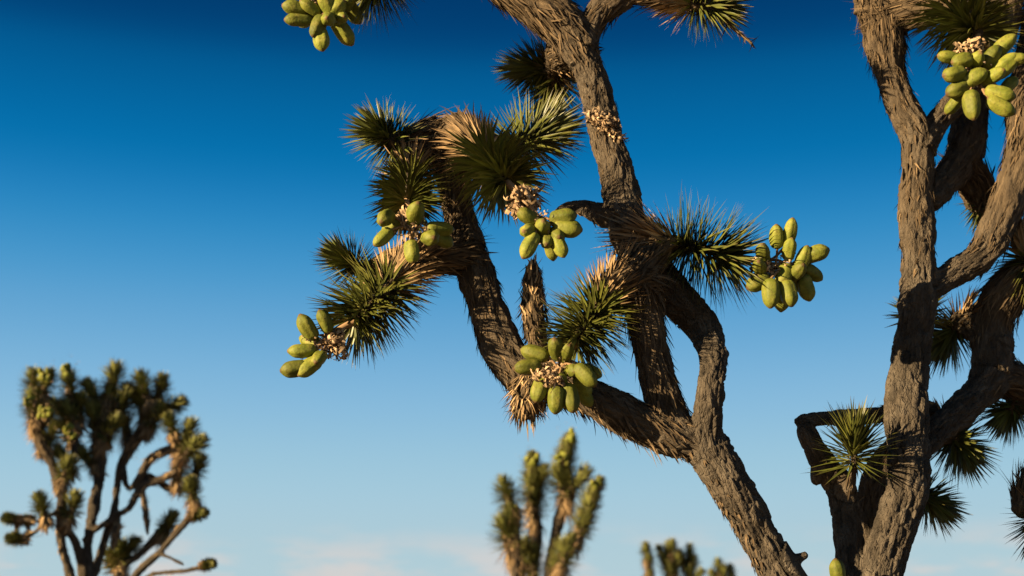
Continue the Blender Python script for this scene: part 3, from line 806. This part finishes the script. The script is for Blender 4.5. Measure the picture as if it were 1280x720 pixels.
# dried flower remains caught on the stem, bleached flower stalk by the upper right head
v, q, t, a = merge([curls(P(744, 148, Y1 - .03), 60, .035, .015, .035), curls(P(764, 157, Y1 - .03), 70, .035, .015, .035), curls(P(754, 152, Y1 - .05), 50, .035, .015, .035), curls(P(772, 172, Y1 - .02), 26, .02, .015, .035)])
obj("dried_flowers", mesh("dried_flowers", v, q, t, a, PETAL), T1, kind="stuff")
stk = np.array([[*P(898, 16, Y1 - .04), .01], [*P(916, 34, Y1 - .05), .009], [*P(930, 46, Y1 - .06), .006], [*P(940, 54, Y1 - .07), .003]])
cs = catmull(stk, .01)
pr = [(*tube(cs[:, :3], cs[:, 3], 7)[:3], None)]
pr = [(pr[0][0], pr[0][1], pr[0][2], {'t': np.full(len(pr[0][0]), .9), 'rnd': np.full(len(pr[0][0]), .9)})]
nb = 26; ix = rng.integers(4, len(cs), nb)
pr.append(blades(cs[ix, :3], unit(rng.normal(0, 1, (nb, 3)) + unit(cs[-1, :3] - cs[0, :3])), rng.normal(0, 1, (nb, 3)), .03 + .03 * rng.random(nb), .008, rng.normal(0, .2, (nb, 3)), 3))
v, q, t, a = merge(pr)
obj("dead_flower_stalk", mesh("dead_flower_stalk", v, q, t, a, OLD), T1)

# ================================================================== the upright tree beside it
Y2 = 5.30
T2 = tree_root(1060, Y2, "Joshua tree with upright grey forked trunk, a dark hooked limb and one big fruit bunch")
right = [
 ("trunk", [(1052, 1550, 58, -.1, 0), (1054, 1350, 44, -.12, 0), (1060, 1050, 38, -.14, 0), (1080, 830, 32, -.15, 0), (1101, 720, 27, -.15, 0), (1120, 655, 28, -.14, 0), (1134, 605, 27, -.11, 0), (1134, 545, 26, -.07, 0), (1134, 480, 24, -.03, .05),
            (1140, 430, 23, 0, .1), (1148, 380, 23, 0, .1), (1149, 340, 22, 0, .15), (1147, 300, 21, 0, .35), (1145, 255, 20, 0, .6), (1148, 210, 21, 0, .5), (1145, 168, 21, 0, .4), (1127, 132, 19, 0, .55), (1111, 85, 20, 0, .7), (1106, 45, 24, 0, .9), (1101, 20, 22, .01, 1)]),
 ("branch", [(1107, 52, 22, 0, .9), (1105, 32, 26, 0, 1), (1098, 5, 28, .02, 1), (1088, -45, 24, .04, 1), (1080, -100, 18, .06, .9), (1076, -140, 10, .08, .5)]),
 # right arm of the upper fork
 ("branch", [(1148, 188, 18, 0, .2), (1175, 148, 16, .03, .25), (1203, 118, 17, .06, .4), (1232, 70, 19, .1, .7), (1252, 20, 20, .12, .9), (1262, -40, 16, .14, .9), (1266, -80, 9, .15, .5)]),
 # limb carrying the big fruit bunch
 ("branch", [(1104, 22, 22, 0, 1), (1145, 14, 22, -.06, 1), (1185, 8, 17, -.12, 1), (1212, 20, 11, -.18, .6), (1222, 44, 8, -.24, .3)]),
 # shaded limb behind
 ("branch", [(1155, 252, 20, .04, .3), (1180, 228, 19, .12, .4), (1204, 195, 23, .2, .6), (1212, 150, 22, .26, .7), (1218, 105, 20, .3, .8), (1222, 60, 14, .32, .8)]),
 ("branch", [(1200, 200, 20, .2, .7), (1220, 228, 22, .26, .9), (1226, 256, 16, .3, 1), (1227, 272, 8, .31, 1)]),
 # right lit limb
 ("branch", [(1150, 366, 19, .01, .1), (1190, 343, 18, .03, .2), (1228, 318, 21, .05, .4), (1250, 276, 22, .07, .7), (1268, 225, 21, .08, .8), (1282, 170, 24, .1, .9), (1290, 110, 26, .12, .9), (1300, 30, 22, .14, .9), (1304, -40, 12, .16, .6)]),
 # lower right limb
 ("branch", [(1148, 562, 20, .04, 0), (1180, 530, 19, .1, .05), (1215, 500, 22, .16, .1), (1238, 470, 25, .2, .2), (1240, 435, 25, .22, .4), (1243, 400, 24, .22, .8), (1258, 368, 26, .2, 1), (1285, 345, 24, .18, 1), (1320, 330, 12, .16, .6)]),
 ("branch", [(1242, 432, 20, .22, .4), (1222, 408, 20, .28, .4), (1205, 404, 17, .32, .6), (1190, 415, 10, .38, .6), (1178, 428, 7, .42, .4)]),
 # limb going down-right from the elbow
 ("branch", [(1238, 470, 22, .2, .4), (1258, 470, 24, .26, .7), (1282, 490, 22, .3, .9), (1262, 516, 8, .34, .5)]),
 # shaded second stem and its hooked limb
 ("branch", [(1066, 1545, 30, -.03, 0), (1072, 1100, 26, -.05, 0), (1071, 840, 23, -.07, 0), (1065, 720, 19, -.085, 0), (1058, 655, 18, -.05, .05), (1052, 614, 19, -.045, .1), (1036, 590, 18, -.055, .15), (1020, 562, 13, -.1, .15), (1011, 545, 12, -.12, .1), (1006, 533, 11, -.12, .1)], ),
 ("branch", [(993, 526, 3, -.12, .1), (1003, 527, 9, -.12, .1), (1026, 523, 9, -.1, .2), (1062, 522, 10, 0, .3), (1100, 519, 11, .1, .4), (1140, 513, 14, .2, .8), (1166, 516, 13, .24, .9)]),
 ("branch", [(1030, 584, 14, -.07, .5), (1022, 596, 10, -.07, .9), (1020, 604, 6, -.07, 1)]),
 # third stem behind
 ("branch", [(1092, 1450, 30, .25, 0), (1095, 1000, 26, .25, 0), (1094, 720, 20, .22, .1), (1090, 655, 19, .2, .2), (1098, 600, 19, .2, .4), (1120, 565, 18, .24, .6), (1160, 545, 16, .3, .7), (1188, 545, 11, .34, .8), (1204, 562, 7, .38, .4)]),
 ("branch", [(1110, 590, 14, .22, .5), (1138, 612, 12, .26, .7), (1172, 632, 7, .3, .4)]),
 ("branch", [(1060, 612, 10, -.09, .4), (1066, 588, 6, -.13, .5), (1069, 548, 4, -.2, .4)]),
 # dead head at the far side
 ("branch", [(1282, 490, 18, .3, .9), (1330, 540, 18, .3, .8), (1320, 590, 17, .28, 1), (1288, 610, 18, .25, 1), (1276, 640, 12, .22, 1)]),
]
sk2, w2 = wood(T2, right, Y2, .013, .0056)
put_thatch(sk2, w2, {
 0: dict(density=2700, lmin=.05, lmax=.11, out=.2),
 1: dict(density=2500, lmin=.06, lmax=.13, out=.2), 2: dict(density=2200, lmin=.05, lmax=.1, out=.2),
 3: dict(density=2600, lmin=.07, lmax=.15, out=.22), 4: dict(density=2200, lmin=.05, lmax=.1, out=.22),
 5: dict(density=2600, lmin=.05, lmax=.12, out=.35), 6: dict(density=2400, lmin=.05, lmax=.1, out=.18),
 7: dict(density=2400, lmin=.05, lmax=.12, out=.22), 8: dict(density=2200, lmin=.05, lmax=.1),
 9: dict(density=2400, lmin=.05, lmax=.12), 10: dict(density=2500, lmin=.03, lmax=.06, out=.3), 11: dict(density=2500, lmin=.04, lmax=.09, out=.3, grav=.6),
 12: dict(density=3000, lmin=.04, lmax=.08, out=.35, grav=1), 13: dict(density=2200, lmin=.04, lmax=.1), 14: dict(density=2200, lmin=.04, lmax=.1), 15: dict(density=2200, lmin=.04, lmax=.1),
 16: dict(density=5500, lmin=.07, lmax=.14, out=.6),
})
head(T2, Y2, (1188, 8, -.12), (1222, 42, -.24), 66, n=320, skirt=190, fruiting=True, singles=24, p0=100, p1=58)
head(T2, Y2, (1200, 406, .34), (1178, 428, .42), 48, n=240, skirt=90, singles=14)
head(T2, Y2, (1284, 322, .16), (1290, 345, .15), 52, n=240, skirt=110, singles=12)
head(T2, Y2, (1272, 502, .32), (1258, 520, .35), 42, n=200, skirt=80, singles=8)
head(T2, Y2, (1190, 546, .34), (1206, 565, .38), 44, n=220, skirt=80, singles=14)
head(T2, Y2, (1148, 618, .27), (1174, 633, .3), 40, n=200, skirt=60, singles=14)
head(T2, Y2, (1066, 582, -.16), (1069, 545, -.21), 56, n=150, skirt=0, singles=26, p0=100, p1=8)
head(T2, Y2, (1146, 400, .28), (1150, 385, .3), 40, n=120, skirt=0, singles=6)
head(T2, Y2, (1302, 640, .2), (1300, 670, .2), 44, n=180, skirt=90, singles=6)
head(T2, Y2, (1079, -105, .06), (1075, -142, .08), 50, n=200, skirt=90)
head(T2, Y2, (1264, -45, .14), (1267, -82, .15), 50, n=200, skirt=90)
head(T2, Y2, (1302, -5, .15), (1305, -45, .16), 50, n=200, skirt=90)
head(T2, Y2, (1220, 75, .31), (1224, 48, .33), 44, n=160, skirt=60)
head(T2, Y2, (1222, 250, .3), (1227, 274, .31), 26, n=90, skirt=60)
cluster(T2, Y2, (1222, 44, -.24), (1222, 92), [(1185, 71, -1, 0, .95), (1201, 76, -.7, .2, .95), (1220, 76, .1, -.2, .95), (1239, 72, .4, -.6, 1), (1254, 58, .8, -.7, 1.1), (1192, 92, -.8, .3, 1.05), (1217, 98, .8, -.4, 1.05), (1197, 111, -.8, .5, 1.2),
        (1193, 129, -.5, .6, .9, .02), (1215, 130, 0, 1, 1.15), (1240, 96, .5, -.1, 1), (1256, 82, .8, -.6, 1.2), (1271, 75, 1, -.1, 1), (1249, 117, .8, .35, 1.1), (1250, 132, .75, .5, 1.1), (1262, 106, .5, -.5, .8, .03)], -.3, size=33,
        petals=150, petal_at=(1214, 60, -.27), petal_r=24)
cluster(T2, Y2, (1066, 760, -.25), (1050, 742), [(1047, 716, -.2, -1, 1.0), (1036, 738, -.9, -.2), (1058, 752, .2, .8), (1040, 760, -.6, .8)], -.28, petals=20)

# ================================================================== trees in the distance
def far_tree(Y, root, stems, heads, voxel, unit_len, n, skirt, twist, width, fruits=()):
    rs = np.random.default_rng(int(Y * 10))
    br = []
    for k, s in enumerate(stems):
        ph = rs.uniform(-1, 1) * twist
        m = len(s)
        # limbs that leave another limb start at its depth; others splay front and back with height
        br.append(("trunk" if k == 0 else "branch", [(p[0], p[1], p[2] * .8, (p[3] if len(p) > 3 else ph * (j / max(1, m - 1))), p[4] if len(p) > 4 else .25) for j, p in enumerate(s)]))
    hs = []
    pool = [(x, y, dy, r) for b in br for (x, y, r, dy, sh) in b[1]]
    for h in heads:
        x, y, size = h[:3]
        ax = h[3:5] if len(h) > 4 else None
        best = min(pool, key=lambda p: (p[0] - x) ** 2 + (p[1] - y - 14) ** 2 + (400 if p[1] < y - 2 else 0))
        dy = best[2] + rs.uniform(-.3, .3) * twist * .6
        if ax is None:
            vx, vy = x - best[0], y - best[1] - 14
            l = math.hypot(vx, vy) + 1e-6; ax = (vx / l, vy / l)
        bx, by = x - ax[0] * size * .45, y - ax[1] * size * .45
        tx, ty = x + ax[0] * size * .35, y + ax[1] * size * .35
        br.append(("branch", [(best[0], best[1], min(best[3], size * .22), best[2], .5), (.5 * (best[0] + bx), .5 * (best[1] + by) + 2, size * .2, .5 * (best[2] + dy), .8), (bx, by, size * .2, dy, 1), (tx, ty, size * .1, dy - .04, .4)]))
        hs.append((bx, by, tx, ty, dy, size))
    sk, wd = wood(root, br, Y, voxel * 2.2, voxel, amp=1.3, smooth=2)
    for k in range(len(br)):
        if wd[k] is None: continue
        th = thatch(sk[k], density=420 * (.02 / voxel) ** 1.0, lmin=.07, lmax=.16, out=.22, width=.016)
        if th is None: continue
        v, q, t, a = th
        obj("dead_leaf_thatch", mesh("dead_leaf_thatch", v, q, t, a, DEAD), wd[k], kind="stuff")
    for bx, by, tx, ty, dy, size in hs:
        head(root, Y, (bx, by, dy), (tx, ty, dy - .04), size * unit_len, n=n, skirt=skirt, width=width, core=.03, p0=100, p1=12, nseg=2, leaf_mat=SAGE)
    for (x, y, dy, m, up) in fruits:
        lst = [(x + rs.uniform(-7, 7), y + rs.uniform(-8, 6), rs.uniform(-.6, .6), -up + rs.uniform(-.5, .5)) for _ in range(m)]
        cluster(root, Y, (x, y + 8, dy), (x, y), lst, dy - .15, size=11, petals=44, petal_r=6)

Y3 = 14.5
T3 = tree_root(110, Y3, "Joshua tree with a dense bushy crown of many heads above thin bare stems")
stems3 = [
 [(112, 985, 15, 0, 0), (112, 850, 12, 0, 0), (112, 725, 8, 0, 0), (110, 680, 8, .05, 0), (120, 620, 8.5, .1, 0), (126, 580, 9, .1, .2), (122, 556, 10, .1, .6), (128, 532, 9, .1, .8), (132, 512, 7, .1, .8)],
 [(108, 900, 10, 0), (100, 780, 9, -.05), (90, 728, 8, -.1), (76, 672, 8, -.2), (77, 628, 9, -.2), (74, 606, 10, -.2), (64, 578, 8, -.25), (52, 556, 10, -.3, .8), (45, 530, 7, -.3, .8), (44, 505, 5, -.3)],
 [(110, 880, 9, .1), (108, 760, 8, .1), (103, 722, 7, .05), (96, 682, 7, -.05), (84, 662, 6, -.15), (78, 648, 5, -.2)],
 [(74, 604, 7, -.2), (90, 578, 6, -.1), (95, 550, 5.5, 0), (96, 520, 5, 0), (92, 502, 4, 0)],
 [(77, 640, 5, -.2), (66, 642, 3.6, -.25), (52, 655, 3.6, -.3), (46, 664, 3.2, -.3), (34, 669, 4.5, -.3, .8), (22, 672, 3, -.3)],
 [(54, 650, 3, -.3), (44, 651, 3.4, -.35), (32, 650, 4.5, -.35, .8), (16, 648, 2.5, -.35)],
 [(116, 860, 9, .1), (114, 740, 8, .1), (121, 708, 7, .15), (132, 672, 7, .2), (142, 640, 7, .25), (147, 604, 6, .3), (152, 580, 8, .3, .4), (165, 556, 10, .3, .7), (182, 532, 9, .3, .8), (192, 506, 6, .3, .8)],
 [(104, 676, 5, 0), (120, 662, 5, .05), (145, 645, 5, .1), (162, 634, 6, .1), (176, 610, 7, .1), (198, 600, 7, .1, .5), (222, 590, 6, .1, .8)],
 [(140, 890, 8, -.2), (150, 780, 8, -.25), (168, 722, 7, -.3), (198, 692, 6, -.35), (222, 664, 6, -.4), (240, 644, 6, -.4), (246, 640, 5, -.4)],
 [(120, 860, 8, .3), (135, 760, 8, .35), (152, 712, 7, .4), (178, 690, 6, .45), (200, 666, 8, .5, .8), (218, 646, 4, .5)],
 [(168, 735, 4, -.3), (190, 718, 4, -.4), (230, 714, 4, -.5), (262, 706, 4, -.5)],
 [(198, 692, 3.4, -.35), (212, 697, 3, -.4), (230, 706, 2.6, -.4)],
 [(146, 640, 6, .25), (146, 660, 7, .1, 1), (143, 678, 7, .05, 1), (141, 688, 4, .05, 1)],
 [(152, 582, 7, .3), (160, 610, 4, .2), (172, 600, 6, .1), (188, 575, 7, .1, .7), (205, 565, 8, 0, .8), (225, 560, 7, 0, .8)],
 [(176, 612, 6, .1), (186, 595, 6, .3), (210, 610, 5, .3, .5), (232, 612, 5, .3, .6)],
 [(178, 612, 5, .1), (182, 640, 5, .05, .8), (184, 662, 4, .05, .6), (185, 670, 2, .05)],
]
heads3 = [(42, 480, 30), (58, 478, 26), (87, 482, 30), (42, 506, 30), (75, 512, 28), (56, 522, 26), (86, 516, 28), (64, 542, 28), (84, 540, 24), (142, 474, 34), (115, 492, 30), (136, 500, 30), (118, 520, 30), (150, 504, 32), (180, 484, 32),
          (201, 484, 26), (178, 508, 32), (215, 508, 28), (120, 540, 28), (155, 528, 32), (140, 536, 30), (195, 520, 28), (213, 530, 22), (234, 544, 32), (243, 558, 28), (78, 572, 26), (84, 586, 26), (108, 572, 26), (247, 584, 26), (224, 588, 26), (240, 612, 24),
          (52, 632, 26, -.3, -1), (91, 632, 28, .3, -1), (211, 655, 26), (160, 686, 28, .6, -.6), (142, 704, 30), (150, 692, 26), (12, 648, 14, -1, -.2), (18, 673, 16, -1, -.1), (168, 494, 28), (100, 506, 24), (30, 650, 12, -1, 0), (250, 642, 14, 1, -.3), (262, 705, 11, 1, -.2)]
far_tree(Y3, T3, stems3, heads3, .016, .66, 260, 130, .5, .021,
         fruits=[(57, 470, -.3, 8, .9), (84, 464, 0, 7, .9), (56, 518, -.5, 8, .3), (88, 540, -.25, 8, -.3), (40, 500, -.4, 4, 0)])

Y4 = 20.0
T4 = tree_root(680, Y4, "blurred Joshua tree of four tall upright stems clothed in long leafy columns")
stems4 = [
 [(672, 905, 14, 0, 0), (674, 800, 11, 0, 0), (684, 725, 8, 0, .1), (691, 682, 8, .05, .2), (702, 640, 9, .1, .6), (710, 618, 11, .1, 1), (706, 596, 8, .1, 1), (706, 562, 6, .1, .8), (711, 548, 4, .1, .6)],
 [(664, 890, 9, 0), (652, 780, 8, -.1), (645, 722, 8, -.2), (644, 680, 8, -.2, .5), (645, 634, 8, -.2, .8)],
 [(668, 880, 9, .1), (664, 760, 8, .2), (668, 715, 7, .3), (673, 672, 6, .3), (669, 644, 7, .3, .8), (665, 600, 5, .3, .8), (665, 580, 4, .3)],
 [(680, 850, 9, -.1), (690, 750, 8, -.2), (697, 716, 7, -.25, .4), (706, 690, 7, -.3, .8), (718, 674, 6, -.3, .8), (727, 660, 6, -.3, .8), (740, 616, 4, -.3, .5), (746, 606, 3, -.3)],
]
heads4 = [(634, 618, 30, -.3, -1), (632, 668, 34, -.25, -1), (639, 652, 30, -.1, -1), (668, 632, 34, 0, -1), (665, 612, 32, 0, -1), (666, 590, 24, 0, -1), (666, 704, 34, 0, -1), (676, 598, 24, .3, -1), (702, 604, 34, -.2, -1), (706, 584, 32, 0, -1), (708, 566, 24, .1, -1), (722, 602, 30, .6, -.8),
          (728, 656, 28, .3, -1), (734, 638, 28, .3, -1), (739, 622, 24, .3, -1), (702, 700, 34, .3, -1), (708, 690, 30, .3, -1), (655, 690, 26, .2, -1), (694, 716, 28, .2, -1), (712, 552, 16, .1, -1), (665, 576, 16, 0, -1), (748, 606, 14, .4, -1)]
far_tree(Y4, T4, stems4, heads4, .026, .80, 260, 90, .3, .026, fruits=[(711, 546, .1, 5, .8), (665, 574, .3, 5, .8), (747, 606, -.3, 4, .8), (703, 574, .05, 6, .2)])

Y5 = 42.0
T5 = tree_root(842, Y5, "small far Joshua tree whose wide lumpy green top barely clears the bottom")
stems5 = [
 [(842, 838, 9, 0, 0), (842, 780, 7, 0, 0), (842, 730, 6, 0, .3), (838, 706, 5, 0, .6), (838, 694, 4, 0, .8)],
 [(840, 800, 6, 0), (820, 750, 5, -.2), (811, 720, 4, -.3, .6), (810, 698, 4, -.3, .6)],
 [(842, 790, 6, 0), (856, 740, 5, .2), (862, 712, 4, .3, .6), (862, 698, 4, .3, .6)],
]
heads5 = [(808, 690, 16), (811, 704, 16), (836, 690, 18), (840, 684, 14), (832, 704, 18), (846, 706, 20), (862, 692, 16), (866, 706, 16), (852, 698, 16), (838, 718, 22), (860, 720, 20), (872, 722, 16), (826, 690, 12), (812, 722, 14)]
far_tree(Y5, T5, stems5, heads5, .045, .8, 160, 60, .4, .05)

Y6 = 46.0
T6 = tree_root(902, Y6, "tiny far Joshua tree with two rounded tufts showing beside the thick looping trunk")
stems6 = [
 [(902, 830, 8, 0, 0), (902, 770, 6, 0, 0), (901, 734, 5, 0, .4), (899, 718, 4, 0, .7)],
 [(902, 790, 5, 0), (912, 750, 4, .2), (914, 726, 4, .3, .6)],
]
heads6 = [(898, 710, 16), (904, 718, 16), (913, 716, 14), (892, 722, 14), (914, 728, 16)]
far_tree(Y6, T6, stems6, heads6, .045, .8, 160, 60, .4, .05)
